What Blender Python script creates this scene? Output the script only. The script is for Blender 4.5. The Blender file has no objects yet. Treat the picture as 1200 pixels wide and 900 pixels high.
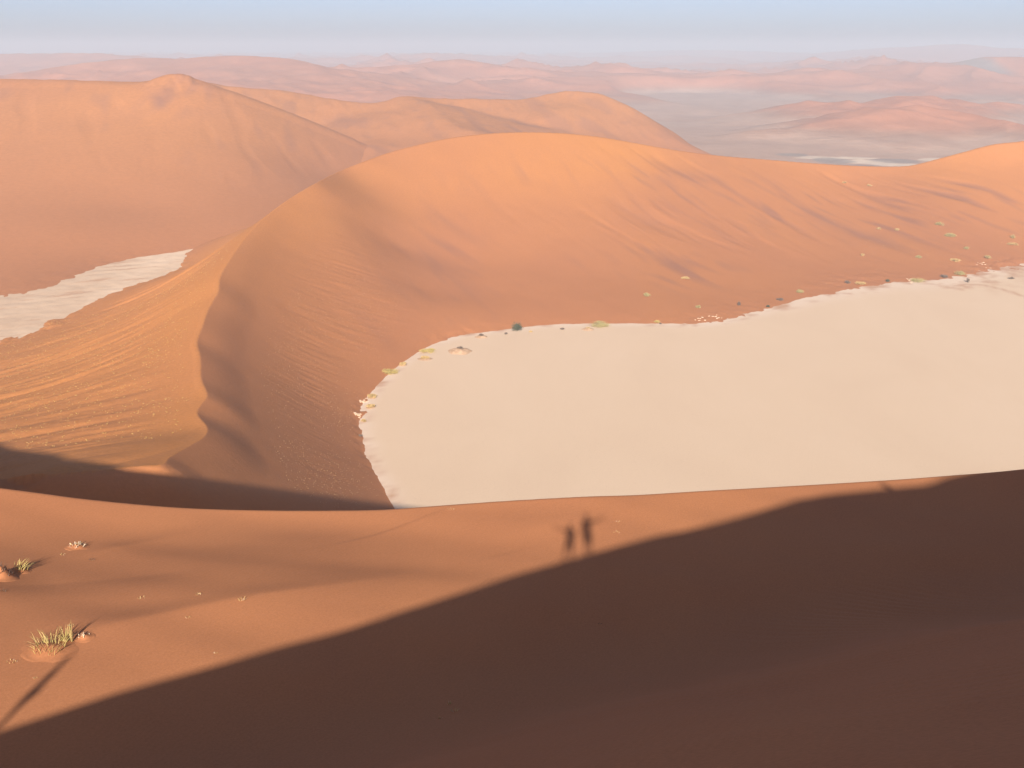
import bpy, bmesh, math, random
import numpy as np
from mathutils import Vector, Matrix

# ------------------------------------------------------------------ camera, world, sun, exposure
SC = bpy.context.scene
COL = SC.collection
CAMZ = 150.0                      # camera height above the clay pan
FPX = 1250.0                      # focal length in pixels of a 1200 px wide picture
PITCH = math.radians(17.5)

cam_data = bpy.data.cameras.new("camera")
cam = bpy.data.objects.new("camera", cam_data)
COL.objects.link(cam)
cam.location = (0, 0, CAMZ)
cam.rotation_euler = (math.radians(90) - PITCH, 0, 0)
cam_data.sensor_width = 36.0
cam_data.lens = 36.0 * FPX / 1200.0
cam_data.clip_start = 0.2
cam_data.clip_end = 400000.0
SC.camera = cam


def ray(px, py):
    a, b = (px - 600.0) / FPX, (450.0 - py) / FPX
    return np.array([a, math.cos(PITCH) + b * math.sin(PITCH), -math.sin(PITCH) + b * math.cos(PITCH)])


def at(px, py, d):
    """world point on the sight line of a picture point, at horizontal distance d from the viewer"""
    v = ray(px, py)
    v = v * (d / math.hypot(v[0], v[1]))
    return np.array([v[0], v[1], CAMZ + v[2]])


def onz(px, py, z=0.0):
    v = ray(px, py)
    t = (z - CAMZ) / v[2]
    return np.array([v[0] * t, v[1] * t, z])


SUN_D = ray(676, 612)
SUN_D = SUN_D / np.linalg.norm(SUN_D)              # direction in which the sunlight travels
SUN_EL = math.asin(-SUN_D[2])
SUN_AZ = math.atan2(-SUN_D[0], -SUN_D[1])          # compass azimuth of the sun (0 = +Y, clockwise)

world = bpy.data.worlds.new("World")
SC.world = world
world.use_nodes = True
wn, wl = world.node_tree.nodes, world.node_tree.links
wn.clear()
wo = wn.new("ShaderNodeOutputWorld")
wb = wn.new("ShaderNodeBackground")
ws = wn.new("ShaderNodeTexSky")
ws.sky_type = 'NISHITA'
ws.sun_disc = False
ws.sun_elevation = SUN_EL
ws.sun_rotation = SUN_AZ
ws.altitude = 300
ws.air_density = 0.42
ws.dust_density = 1.5
ws.ozone_density = 1.0
wb.inputs['Strength'].default_value = 0.090
wt = wn.new("ShaderNodeMix")                       # white balance of the whole sky
wt.data_type = 'RGBA'
wt.blend_type = 'MULTIPLY'
wt.inputs[0].default_value = 1.0
wt.inputs[7].default_value = (1.06, 0.93, 0.90, 1)
wl.new(ws.outputs[0], wt.inputs[6])
wl.new(wt.outputs[2], wb.inputs['Color'])
wl.new(wb.outputs[0], wo.inputs['Surface'])

sun_data = bpy.data.lights.new("sun", 'SUN')
sun_data.energy = 4.8
sun_data.angle = math.radians(0.53)
sun_data.color = (1.0, 0.90, 0.79)
sun = bpy.data.objects.new("sun", sun_data)
COL.objects.link(sun)
sun.rotation_euler = Vector(SUN_D).to_track_quat('-Z', 'Y').to_euler()
sun.location = (-20, -60, 260)

SC.view_settings.view_transform = 'Standard'
SC.view_settings.look = 'None'
SC.view_settings.exposure = 0.79
SC.view_settings.gamma = 1.0
SC.render.engine = 'CYCLES'
SC.cycles.max_bounces = 8
SC.cycles.diffuse_bounces = 5
SC.cycles.volume_bounces = 1

random.seed(7)
RNG = np.random.default_rng(11)


# ------------------------------------------------------------------ numeric helpers
def _hash(ix, iy, seed):
    h = (ix * 374761393 + iy * 668265263 + seed * 974634777) & 0xFFFFFFFF
    h = ((h ^ (h >> 13)) * 1274126177) & 0xFFFFFFFF
    return (h ^ (h >> 16)) & 0xFFFFFFFF


def noise(x, y, seed=0):
    """2-D gradient noise, about -1..1"""
    x0, y0 = np.floor(x), np.floor(y)
    fx, fy = x - x0, y - y0
    ix, iy = x0.astype(np.int64), y0.astype(np.int64)
    u, v = fx * fx * fx * (fx * (fx * 6 - 15) + 10), fy * fy * fy * (fy * (fy * 6 - 15) + 10)

    def g(dx, dy):
        a = _hash(ix + dx, iy + dy, seed) * (2 * math.pi / 4294967296.0)
        return np.cos(a) * (fx - dx) + np.sin(a) * (fy - dy)
    n0 = g(0, 0) * (1 - u) + g(1, 0) * u
    n1 = g(0, 1) * (1 - u) + g(1, 1) * u
    return (n0 * (1 - v) + n1 * v) * 1.5


def fbm(x, y, oct=4, seed=0, gain=.5):
    s, a, f = 0, 1.0, 1.0
    for o in range(oct):
        s = s + a * noise(x * f + 17.3 * o, y * f - 9.1 * o, seed + o)
        a *= gain
        f *= 2.03
    return s


def sstep(a, b, x):
    t = np.clip((x - a) / (b - a), 0, 1)
    return t * t * (3 - 2 * t)


def smax(a, b, k):
    h = np.clip(.5 + .5 * (a - b) / k, 0, 1)
    return b + (a - b) * h + k * h * (1 - h)


def smin(a, b, k):
    return -smax(-a, -b, k)


class TPS:
    """thin-plate surface through scattered points (x, y, z)"""
    def __init__(self, pts, lam=0.0):
        p = np.array(pts, float)
        self.c = p[:, :2].mean(0)
        self.s = p[:, :2].std()
        self.p = (p[:, :2] - self.c) / self.s
        n = len(p)
        r2 = ((self.p[:, None] - self.p[None]) ** 2).sum(-1)
        K = .5 * r2 * np.log(r2 + 1e-12) + np.diag(np.zeros(n) + lam)
        P = np.c_[np.ones(n), self.p]
        A = np.block([[K, P], [P.T, np.zeros((3, 3))]])
        w = np.linalg.lstsq(A, np.r_[p[:, 2], np.zeros(3)], rcond=None)[0]
        self.w, self.a = w[:n], w[n:]

    def __call__(self, x, y):
        sh = np.shape(x)
        X, Y = (np.ravel(x) - self.c[0]) / self.s, (np.ravel(y) - self.c[1]) / self.s
        out = self.a[0] + self.a[1] * X + self.a[2] * Y
        for (cx, cy), w in zip(self.p, self.w):
            r2 = (X - cx) ** 2 + (Y - cy) ** 2
            out += w * .5 * r2 * np.log(r2 + 1e-12)
        return out.reshape(sh)


def smooth_line(pts, n=6):
    """centripetal Catmull-Rom through 3-D points"""
    P = [np.array(p, float) for p in pts]
    P = [2 * P[0] - P[1]] + P + [2 * P[-1] - P[-2]]
    out = []
    for i in range(1, len(P) - 2):
        a, b, c, d = P[i - 1:i + 3]
        t0 = 0.0
        t1 = t0 + max(1e-6, np.linalg.norm((b - a)[:2])) ** .5
        t2 = t1 + max(1e-6, np.linalg.norm((c - b)[:2])) ** .5
        t3 = t2 + max(1e-6, np.linalg.norm((d - c)[:2])) ** .5
        for k in range(n):
            t = t1 + (t2 - t1) * k / n
            A1 = (t1 - t) / (t1 - t0) * a + (t - t0) / (t1 - t0) * b
            A2 = (t2 - t) / (t2 - t1) * b + (t - t1) / (t2 - t1) * c
            A3 = (t3 - t) / (t3 - t2) * c + (t - t2) / (t3 - t2) * d
            B1_ = (t2 - t) / (t2 - t0) * A1 + (t - t0) / (t2 - t0) * A2
            B2_ = (t3 - t) / (t3 - t1) * A2 + (t - t1) / (t3 - t1) * A3
            out.append((t2 - t) / (t2 - t1) * B1_ + (t - t1) / (t2 - t1) * B2_)
    out.append(P[-2])
    return np.array(out)


def line_field(x, y, L, ratio=False):
    """signed plan distance to polyline L (positive on the right of its direction) and z of its nearest point"""
    best = np.full(x.shape, 1e18)
    perp = np.zeros(x.shape)
    sd = np.zeros(x.shape)
    zz = np.zeros(x.shape)
    for a, b in zip(L[:-1], L[1:]):
        dx, dy = b[0] - a[0], b[1] - a[1]
        l2 = dx * dx + dy * dy + 1e-9
        t = np.clip(((x - a[0]) * dx + (y - a[1]) * dy) / l2, 0, 1)
        ex, ey = x - a[0] - t * dx, y - a[1] - t * dy
        d2 = ex * ex + ey * ey
        cr = (x - a[0]) * dy - (y - a[1]) * dx
        pp = cr * cr / l2
        tie = np.abs(d2 - best) <= 1e-7 * (best + 1e-6)
        m = (d2 < best) & ~tie | (tie & (pp > perp))     # at a shared corner the segment seen more squarely decides the side
        best = np.where(m, d2, best)
        perp = np.where(m, pp, perp)
        s = np.where(cr > 0, 1.0, -1.0)
        sd = np.where(m, s, sd)
        zz = np.where(m, a[2] + t * (b[2] - a[2]), zz)
    if ratio:
        return sd * np.sqrt(best), zz, sd * np.sqrt(perp / (best + 1e-9))
    return sd * np.sqrt(best), zz


def polar(azs, ds):
    A, D = np.meshgrid(azs, ds)
    return np.sin(A) * D, np.cos(A) * D


def grid_mesh(name, X, Y, Z, mat, wrap=False, attrs=None):
    r, c = X.shape
    co = np.stack([X, Y, Z], -1).reshape(-1, 3).astype(np.float32)
    i = np.arange(r * c).reshape(r, c)
    if wrap:
        j = np.concatenate([i, i[:, :1]], 1)
    else:
        j = i
    q = np.stack([j[:-1, :-1], j[:-1, 1:], j[1:, 1:], j[1:, :-1]], -1).reshape(-1, 4)
    # azimuth grows clockwise, so keep normals up
    e1 = co[q[0, 1]] - co[q[0, 0]]
    e2 = co[q[0, 3]] - co[q[0, 0]]
    if e1[0] * e2[1] - e1[1] * e2[0] < 0:
        q = q[:, ::-1]
    me = bpy.data.meshes.new(name)
    me.vertices.add(len(co))
    me.vertices.foreach_set("co", co.ravel())
    me.loops.add(q.size)
    me.loops.foreach_set("vertex_index", q.astype(np.int32).ravel())
    me.polygons.add(len(q))
    me.polygons.foreach_set("loop_start", np.arange(0, q.size, 4, dtype=np.int32))
    me.polygons.foreach_set("use_smooth", np.ones(len(q), bool))
    me.update(calc_edges=True)
    if attrs:
        for k, v in attrs.items():
            at_ = me.attributes.new(k, 'FLOAT', 'POINT')
            at_.data.foreach_set("value", v.astype(np.float32).ravel())
    me.materials.append(mat)
    o = bpy.data.objects.new(name, me)
    COL.objects.link(o)
    return o


def structure(o, label=None):
    o["kind"] = "structure"
    if label:
        o["label"] = label
    return o


# ------------------------------------------------------------------ materials
def new_mat(name):
    m = bpy.data.materials.new(name)
    m.use_nodes = True
    n, l = m.node_tree.nodes, m.node_tree.links
    b = n["Principled BSDF"]
    b.inputs['Roughness'].default_value = .95
    b.inputs['Specular IOR Level'].default_value = .15
    return m, n, l, b


def ramp(n, l, src, stops):
    r = n.new("ShaderNodeValToRGB")
    el = r.color_ramp.elements
    el[0].position, el[0].color = stops[0][0], (*stops[0][1], 1)
    el[1].position, el[1].color = stops[-1][0], (*stops[-1][1], 1)
    for p, c in stops[1:-1]:
        e = el.new(p)
        e.color = (*c, 1)
    l.new(src, r.inputs[0])
    return r


def tex_noise(n, l, vec, scale, detail=4, rough=.5, dist=0):
    t = n.new("ShaderNodeTexNoise")
    t.inputs['Scale'].default_value = scale
    t.inputs['Detail'].default_value = detail
    t.inputs['Roughness'].default_value = rough
    t.inputs['Distortion'].default_value = dist
    l.new(vec, t.inputs['Vector'])
    return t


def mapping(n, l, vec, scale=(1, 1, 1), rot=(0, 0, 0)):
    m = n.new("ShaderNodeMapping")
    m.inputs['Scale'].default_value = scale
    m.inputs['Rotation'].default_value = rot
    l.new(vec, m.inputs['Vector'])
    return m


def mixc(n, l, f, a, b):
    m = n.new("ShaderNodeMix")
    m.data_type = 'RGBA'
    for s, v in ((m.inputs[0], f), (m.inputs[6], a), (m.inputs[7], b)):
        if isinstance(v, (tuple, list)):
            s.default_value = (*v, 1)
        elif isinstance(v, float):
            s.default_value = v
        else:
            l.new(v, s)
    return m.outputs[2]


def mathn(n, l, op, a, b=None, clamp=False):
    m = n.new("ShaderNodeMath")
    m.operation = op
    m.use_clamp = clamp
    for s, v in ((m.inputs[0], a), (m.inputs[1], b)):
        if v is None:
            continue
        if isinstance(v, (int, float)):
            s.default_value = v
        else:
            l.new(v, s)
    return m.outputs[0]


def sand_material(name, c1, c2, grain, patch, ripple=None, bump=.02, streak=None):
    """wind-blown sand: iron-red and paler sand sorted in soft patches, grain, optional wind ripples"""
    m, n, l, b = new_mat(name)
    geo = n.new("ShaderNodeNewGeometry")
    pos = geo.outputs['Position']
    big = tex_noise(n, l, mapping(n, l, pos, (1, .45, 1), (0, 0, .5)).outputs[0], patch, 5, .55, .4)
    col = ramp(n, l, big.outputs[0], [(.3, c1), (.7, c2)]).outputs[0]
    fine = tex_noise(n, l, pos, grain, 3, .7)
    g = ramp(n, l, fine.outputs[0], [(.3, (.90, .89, .88)), (.7, (1.08, 1.08, 1.08))])
    mul = n.new("ShaderNodeMix")
    mul.data_type = 'RGBA'
    mul.blend_type = 'MULTIPLY'
    mul.inputs[0].default_value = 1
    l.new(col, mul.inputs[6])
    l.new(g.outputs[0], mul.inputs[7])
    cout = mul.outputs[2]
    if streak:                                  # duller brown tint low on the dunes and over the crescent's near flank
        la = n.new("ShaderNodeAttribute")
        la.attribute_name = "low"
        cout = mixc(n, l, mathn(n, l, 'MULTIPLY', la.outputs['Fac'], .5), cout, (.40, .160, .078))
    if streak:                                  # darker brown mixed in along the streak mask
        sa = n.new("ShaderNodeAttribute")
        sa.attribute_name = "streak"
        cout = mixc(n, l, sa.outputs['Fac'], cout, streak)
    l.new(cout, b.inputs['Base Color'])
    bp = n.new("ShaderNodeBump")
    bp.inputs['Strength'].default_value = 1
    bp.inputs['Distance'].default_value = bump
    l.new(fine.outputs[0], bp.inputs['Height'])
    last = bp
    if ripple:
        sc, dist, rot = ripple
        w = n.new("ShaderNodeTexWave")
        w.inputs['Scale'].default_value = sc
        w.inputs['Distortion'].default_value = 3.5
        w.inputs['Detail'].default_value = 2
        w.inputs['Detail Scale'].default_value = 1.2
        l.new(mapping(n, l, pos, (1, 1, 1), (0, 0, rot)).outputs[0], w.inputs['Vector'])
        bp2 = n.new("ShaderNodeBump")
        bp2.inputs['Distance'].default_value = dist
        l.new(w.outputs[1], bp2.inputs['Height'])
        l.new(bp.outputs[0], bp2.inputs['Normal'])
        last = bp2
    l.new(last.outputs[0], b.inputs['Normal'])
    return m


M_near = sand_material("near_sand", (.465, .195, .090), (.505, .214, .095), 14, .12, (1.6, .0022, .35), .004)
M_mid = sand_material("dune_sand", (.45, .181, .070), (.54, .220, .060), .9, .006, None, .10, (.24, .115, .085))
M_back = sand_material("back_dune_sand", (.42, .175, .070), (.49, .205, .068), .25, .0035, None, .15, (.24, .115, .085))


def pan_material(name, base, light, dark, edge):
    m, n, l, b = new_mat(name)
    pos = n.new("ShaderNodeNewGeometry").outputs['Position']
    a = tex_noise(n, l, mapping(n, l, pos, (1, .5, 1), (0, 0, .4)).outputs[0], .012, 5, .6, .6)
    col = ramp(n, l, a.outputs[0], [(.3, dark), (.5, base), (.7, light)]).outputs[0]
    vo = n.new("ShaderNodeTexVoronoi")
    vo.feature = 'DISTANCE_TO_EDGE'
    vo.inputs['Scale'].default_value = .9
    l.new(pos, vo.inputs['Vector'])
    cr = ramp(n, l, vo.outputs['Distance'], [(0.0, (.90, .88, .86)), (.05, (1, 1, 1))])
    mul = n.new("ShaderNodeMix")
    mul.data_type = 'RGBA'
    mul.blend_type = 'MULTIPLY'
    mul.inputs[0].default_value = .6
    l.new(col, mul.inputs[6])
    l.new(cr.outputs[0], mul.inputs[7])
    at_ = n.new("ShaderNodeAttribute")
    at_.attribute_name = "dust"
    out = mixc(n, l, at_.outputs['Fac'], mul.outputs[2], edge)
    sa = n.new("ShaderNodeAttribute")                 # thin red sand blown over the clay
    sa.attribute_name = "sandy"
    out = mixc(n, l, sa.outputs['Fac'], out, (.47, .24, .13))
    l.new(out, b.inputs['Base Color'])
    bp = n.new("ShaderNodeBump")
    bp.inputs['Distance'].default_value = .05
    l.new(tex_noise(n, l, pos, .6, 5, .7).outputs[0], bp.inputs['Height'])
    l.new(bp.outputs[0], b.inputs['Normal'])
    return m


M_pan = pan_material("pale_clay", (.70, .53, .375), (.715, .545, .39), (.68, .51, .36), (.76, .61, .49))
M_pan2 = pan_material("flaky_clay", (.66, .49, .345), (.76, .58, .42), (.58, .41, .28), (.62, .43, .29))


def far_material():
    """grey gravel plain low down, red sand on the dunes, pale dry grass bands between"""
    m, n, l, b = new_mat("desert_ground")
    pos = n.new("ShaderNodeNewGeometry").outputs['Position']
    at_ = n.new("ShaderNodeAttribute")
    at_.attribute_name = "sand"
    no = tex_noise(n, l, pos, .0022, 6, .62, .5)
    f = mathn(n, l, 'ADD', at_.outputs['Fac'], mathn(n, l, 'MULTIPLY', mathn(n, l, 'SUBTRACT', no.outputs[0], .5), 1.2))
    col = ramp(n, l, f, [(.08, (.43, .285, .215)), (.32, (.39, .225, .155)), (.58, (.42, .20, .125)), (1.0, (.48, .200, .11))]).outputs[0]
    p2 = tex_noise(n, l, mapping(n, l, pos, (1, 3.0, 1)).outputs[0], .0011, 5, .6, .8)
    lightm = ramp(n, l, p2.outputs[0], [(.60, (0, 0, 0)), (.72, (.5, .5, .5))]).outputs[0]
    inv = mathn(n, l, 'SUBTRACT', 1.0, at_.outputs['Fac'], True)
    col = mixc(n, l, mathn(n, l, 'MULTIPLY', lightm, inv), col, (.44, .36, .29))
    p3 = n.new("ShaderNodeAttribute")
    p3.attribute_name = "playa"
    col = mixc(n, l, p3.outputs['Fac'], col, (.62, .50, .39))
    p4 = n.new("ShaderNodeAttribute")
    p4.attribute_name = "scrub_darkhill"
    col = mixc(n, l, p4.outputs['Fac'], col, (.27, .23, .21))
    spk = tex_noise(n, l, mapping(n, l, pos, (1, .5, 1)).outputs[0], .012, 5, .7, .3)
    sp = ramp(n, l, spk.outputs[0], [(.3, (.88, .86, .86)), (.55, (1.0, 1.0, 1.0)), (.75, (1.10, 1.12, 1.14))])
    mul = n.new("ShaderNodeMix")
    mul.data_type = 'RGBA'
    mul.blend_type = 'MULTIPLY'
    mul.inputs[0].default_value = 1
    l.new(col, mul.inputs[6])
    l.new(sp.outputs[0], mul.inputs[7])
    l.new(mul.outputs[2], b.inputs['Base Color'])
    bp = n.new("ShaderNodeBump")
    bp.inputs['Distance'].default_value = 8
    l.new(tex_noise(n, l, pos, .006, 5, .6, .4).outputs[0], bp.inputs['Height'])
    l.new(bp.outputs[0], b.inputs['Normal'])
    return m


M_far = far_material()

# ------------------------------------------------------------------ foreground dune
brink_px = [(0, 572, 48.6), (50, 578.5, 48.2), (100, 585, 47.8), (200, 594, 47.2), (300, 597.5, 46.8), (400, 598, 46.5), (450, 597, 46.3), (520, 592, 46.2),
            (600, 586.5, 46.5), (676, 582.5, 47), (740, 580.5, 48.5), (800, 577, 50), (900, 571.5, 53), (1000, 565.5, 56), (1100, 558.5, 58.5), (1200, 550, 61), (1400, 520, 69)]
brink = [at(*p) for p in brink_px]
# towards the left the brink climbs to a higher shoulder, which throws the shadow into the valley
left = []
for u, v, y in ((-300, 36, 95), (-190, 21.5, 74), (-126, 12.9, 62), (-90, 8.2, 54), (-63, 4.7, 48), (-45, 2.8, 44.5), (-33, 1.75, 43.3)):
    al = u * SUN_D[0] / math.hypot(SUN_D[0], SUN_D[1]) + y * SUN_D[1] / math.hypot(SUN_D[0], SUN_D[1])
    z = (v - al * math.sin(SUN_EL)) / math.cos(SUN_EL)
    left.append(np.array([u, y, CAMZ + z]))
brink = left + brink
BRINK = smooth_line(brink, 5)

bench_px = [(0, 620, 44.5), (0, 680, 38.2), (0, 740, 33.5), (0, 800, 29.8), (0, 856, 27.2), (100, 640, 42), (200, 640, 42.2), (200, 690, 37.2), (200, 770, 31.3), (400, 640, 41.5), (400, 680, 37.6),
            (400, 722, 34.6), (600, 630, 41.5), (600, 668, 38), (850, 600, 47), (850, 700, 37), (1040, 600, 50), (1040, 690, 41.5), (1200, 600, 55), (1200, 680, 46.5),
            (600, 760, 32.3), (300, 820, 28.8), (850, 760, 33.3)]
bpts = [tuple(at(*p)) for p in bench_px] + [tuple(b) for b in brink]
bpts = np.array(bpts)[6:]


def quad(x, y):
    x, y = x / 40.0, y / 40.0
    return np.stack([np.ones_like(x), x, y, x * y, y * y, x * x], -1)


QC = np.linalg.lstsq(quad(bpts[:, 0], bpts[:, 1]), bpts[:, 2], rcond=None)[0]
print('bench residual', np.abs(quad(bpts[:, 0], bpts[:, 1]) @ QC - bpts[:, 2]).max())


def BENCH(x, y):
    return quad(x, y) @ QC


def bench_surf(x, y):
    sdb, _ = line_field(x, y, BRINK)
    zb = np.interp(x, BRINK[:, 0], BRINK[:, 2])
    w = sstep(0, 1, 1 - np.abs(sdb) / 11.0)
    w = np.where(x < -28, np.maximum(w, sstep(28, 50, -x)), w)
    return BENCH(np.clip(x, -45, 60), np.clip(y, 5, 75)) * (1 - w) + zb * w


# shadow edge of the ridge we stand on, as seen on the bench below: gives the height of the ridge
edge_px = [(0, 857), (67, 835), (133, 813), (200, 794), (267, 776), (333, 757), (400, 740), (467, 718), (533, 697), (600, 675), (660, 658), (700, 647), (733, 638), (767, 629), (800, 623),
           (867, 606), (933, 586), (967, 580), (1000, 577), (1040, 573), (1075, 569.5), (1092, 565), (1106, 559), (1130, 554), (1160, 548), (1230, 535)]
RX, RZ = [], []
for px_, py_ in edge_px:
    v = ray(px_, py_)
    dsc = np.linspace(18, 66, 1200)
    X_, Y_ = v[0] / math.hypot(v[0], v[1]) * dsc, v[1] / math.hypot(v[0], v[1]) * dsc
    k_ = np.nonzero(bench_surf(X_, Y_) >= CAMZ + v[2] / math.hypot(v[0], v[1]) * dsc)[0]
    d_ = dsc[k_[0]] if len(k_) else 66.0
    S = at(px_, py_, d_)
    t = S[1] / SUN_D[1]
    R = S - SUN_D * t
    RX.append(R[0])
    RZ.append(R[2])
RX, RZ = np.array(RX), np.array(RZ)
RX = np.r_[-400, -60, -24, RX, 60, 160, 400]
RZ = np.r_[RZ[0] - 7, RZ[0] - 6, RZ[0] - 2.5, RZ, RZ[-1] + 3, RZ[-1] + 3, RZ[-1] - 5]
CRY = -1.6                       # the sharp ridge top runs here, just behind the viewer
TS = math.tan(SUN_EL)


def gline(x, y, pts, wn_, wf, amp):
    L = smooth_line([at(*p) for p in pts], 5)
    sd, _ = line_field(x, y, L)
    # fade at the ends
    e0 = np.hypot(x - L[0][0], y - L[0][1])
    e1 = np.hypot(x - L[-1][0], y - L[-1][1])
    f = np.clip(np.minimum(e0 / 5.0, e1 / 9.0), 0, 1)
    prof = np.where(sd > 0, np.exp(-(np.abs(sd) / wn_) ** 1.2), np.exp(-(np.abs(sd) / wf) ** 1.5))
    return amp * prof * sstep(0, 1, f)


def fore_h(x, y, fine=True):
    rz = np.interp(x, RX, RZ) + 0.0
    yy = y - CRY
    lip = np.sqrt(yy * yy + .04) - .2
    face = rz - CRY * TS - .635 * lip * (yy > 0) - .16 * lip * (yy <= 0) - np.where(yy < 0, .0009 * yy * yy, 0)
    sdb, _ = line_field(x, y, BRINK)
    zb = np.interp(x, BRINK[:, 0], BRINK[:, 2])
    w = sstep(0, 1, 1 - np.abs(sdb) / 11.0)
    w = np.where(x < -28, np.maximum(w, sstep(28, 50, -x)), w)
    bench = BENCH(np.clip(x, -45, 60), np.clip(y, 5, 75)) * (1 - w) + zb * w
    bench = bench + sstep(0, 1, (y - 2) / 30) * .05 * fbm(x * .06, y * .13, 3, 5)
    if fine:
        # small wind-cut terraces on the bench
        bench = bench + gline(x, y, [(20, 775, 31.8), (90, 752, 33.4), (200, 728, 34.6), (300, 708, 35.6), (400, 690, 36.8), (520, 662, 39)], 2.0, 1.0, .17)
        bench = bench + gline(x, y, [(-120, 690, 38.5), (0, 680, 38.4), (70, 677, 38.6), (150, 677, 38.8), (240, 670, 39.5), (330, 655, 41)], 4.5, 5.5, -.42)
        bench = bench + gline(x, y, [(40, 652, 40.8), (110, 637, 42.2), (200, 622, 44), (300, 606, 46)], 1.5, .7, .10)
        bench = bench + gline(x, y, [(500, 640, 41), (650, 612, 44), (800, 590, 49)], 1.8, 1.2, .03)
        bench = bench + .012 * np.sin(x * .35 + y * 1.6 + 2.5 * noise(x * .06, y * .06, 3)) * sstep(20, 34, y)
    face = face + sstep(3, 12, y) * (.10 * noise(x * .05 + 3, y * .22 + x * .05, 15) + .05 * noise(x * .13, y * .5 + x * .12, 16))
    rip = np.sin((y * 1.0 + x * .55) * 9.5 + 3.0 * noise(x * .25, y * .25, 17)) * np.clip(noise(x * .10, y * .16, 18) + .15, 0, 1)
    near = np.where(y > 0, smax(face, bench, 3.2), face) + .03 * rip * sstep(0, 8, x) * sstep(4, 10, y) * (1 - sstep(30, 38, y - .35 * x))
    sd = -sdb                                 # line runs left to right: far side is negative
    far = zb - .63 * sd
    h = np.where(sd > 0, far, near)
    h = np.where(np.abs(sd) < .5, smin(near, far + .03, .08), h)
    return h


M_near.node_tree  # material is shared by the whole foreground dune
azs = np.r_[np.radians(np.arange(-180, -60, 2.5)), np.radians(np.arange(-60, -30, .3)), np.radians(np.linspace(-30, 30, 620, endpoint=False)), np.radians(np.arange(30, 60, .3)), np.radians(np.arange(60, 180, 2.5))]
ds = np.r_[np.geomspace(.4, 12, 50, endpoint=False), np.linspace(12, 66, 380, endpoint=False), np.geomspace(66, 300, 60)]
X, Y = polar(azs, ds)
Z = fore_h(X, Y)
structure(grid_mesh("foreground_dune", X, Y, Z, M_near, wrap=True), "smooth red sand dune slope in the foreground, its near half in shade")

# ------------------------------------------------------------------ crescent dune round the pan
crest_px = [(60, 556, 282), (120, 551, 286), (165, 547, 292), (188, 545, 296), (200, 535, 304), (222, 523, 315), (240, 511, 325), (243, 501, 330), (231, 484, 343), (236, 474, 349), (243, 464, 355),
            (236, 444, 370), (235, 418, 388), (231, 400, 402), (237, 384, 418), (245, 361, 445), (256, 342, 470), (258, 325, 496), (270, 304, 533), (290, 276, 590), (305, 260, 625), (340, 233, 700), (370, 215, 760),
            (400, 200, 815), (430, 188, 850), (460, 177.5, 880), (520, 163, 920), (560, 157.5, 937), (600, 155, 950), (650, 155.5, 965), (700, 160, 980), (750, 168.5, 995), (800, 177, 1010), (850, 183, 1025), (900, 187, 1040), (950, 191, 1055),
            (1000, 194, 1070), (1050, 195, 1085), (1070, 193.5, 1090), (1100, 186, 1100), (1130, 178, 1110), (1165, 169, 1120), (1200, 165, 1130), (1260, 150, 1150), (1350, 140, 1180), (1500, 150, 1220)]
crest_pts = [at(*p) for p in crest_px]
zc_tab = {(60, 556): 49, (120, 551): 50, (165, 547): 50, (188, 545): 49.5, (200, 535): 47.5, (222, 523): 44.5, (240, 511): 42, (243, 501): 40.8, (231, 484): 40.2, (236, 474): 40, (243, 464): 40,
          (236, 444): 40.5, (235, 418): 41.5, (231, 400): 42, (237, 384): 43, (245, 361): 44.2, (256, 342): 45.6, (258, 325): 47, (270, 304): 49.2, (290, 276): 52.5, (305, 260): 55, (340, 233): 60, (370, 215): 64}
for i, p in enumerate(crest_px):
    if p[:2] in zc_tab:
        crest_pts[i] = onz(p[0], p[1], zc_tab[p[:2]])
CREST = smooth_line(crest_pts, 4)
foot_px = [(500, 700), (480, 640), (460, 594), (448, 570), (436, 545), (427, 520), (421, 500), (424, 478), (436, 458), (452, 440), (480, 420), (505, 405), (540, 393), (575, 388), (610, 384), (650, 381), (700, 379.5), (750, 379),
           (800, 380), (840, 376), (880, 366), (920, 356), (960, 345), (1000, 338), (1050, 332), (1100, 329), (1150, 319), (1200, 311), (1260, 302), (1400, 290)]
FOOT = [onz(*p) for p in foot_px]


def toward(c, f, t, zt):
    return (c[0] + (f[0] - c[0]) * t, c[1] + (f[1] - c[1]) * t, zt)


rp = [tuple(c) for c in CREST[::2]]
rp += [tuple(f) for f in FOOT]
def slip(d):
    return np.interp(d, [300, 400, 500, 600, 720, 820, 920], [.58, .56, .50, .38, .25, .18, .15])


# points between crest and foot; height falls quickly below the crest and runs out gently at the pan
for cp, fp in (((165, 547), (480, 640)), ((200, 535), (460, 594)), ((243, 501), (436, 545)), ((243, 464), (424, 500)), ((231, 400), (424, 478)),
               ((245, 361), (436, 458)), ((270, 304), (452, 440)), ((305, 260), (480, 420)), ((370, 215), (495, 411)), ((430, 188), (518, 399))):
    c = crest_pts[[p[:2] for p in crest_px].index(cp)]
    f = onz(*fp)
    for t in (.25, .5, .75):
        rp.append(toward(c, f, t, c[2] * (1 - t) ** {(305, 260): 1.12, (370, 215): 1.18, (430, 188): 1.35}.get(cp, 1.12)))
for px_, cpy, cd, fpy in ((520, 163, 920, 396), (600, 155, 950, 385), (700, 160, 980, 379.5), (800, 177, 1010, 380), (900, 187, 1040, 361), (1000, 194, 1070, 338), (1100, 186, 1100, 329), (1200, 165, 1130, 311)):
    c, f = at(px_, cpy, cd), onz({520: 556, 600: 614}.get(px_, px_), {520: 390.5, 600: 384}.get(px_, fpy))
    for t, e in ((.12, .835), (.3, .575), (.5, .335), (.75, .115)):
        rp.append(toward(c, f, t, c[2] * e * (1.0 if px_ < 950 else .92)))
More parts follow.
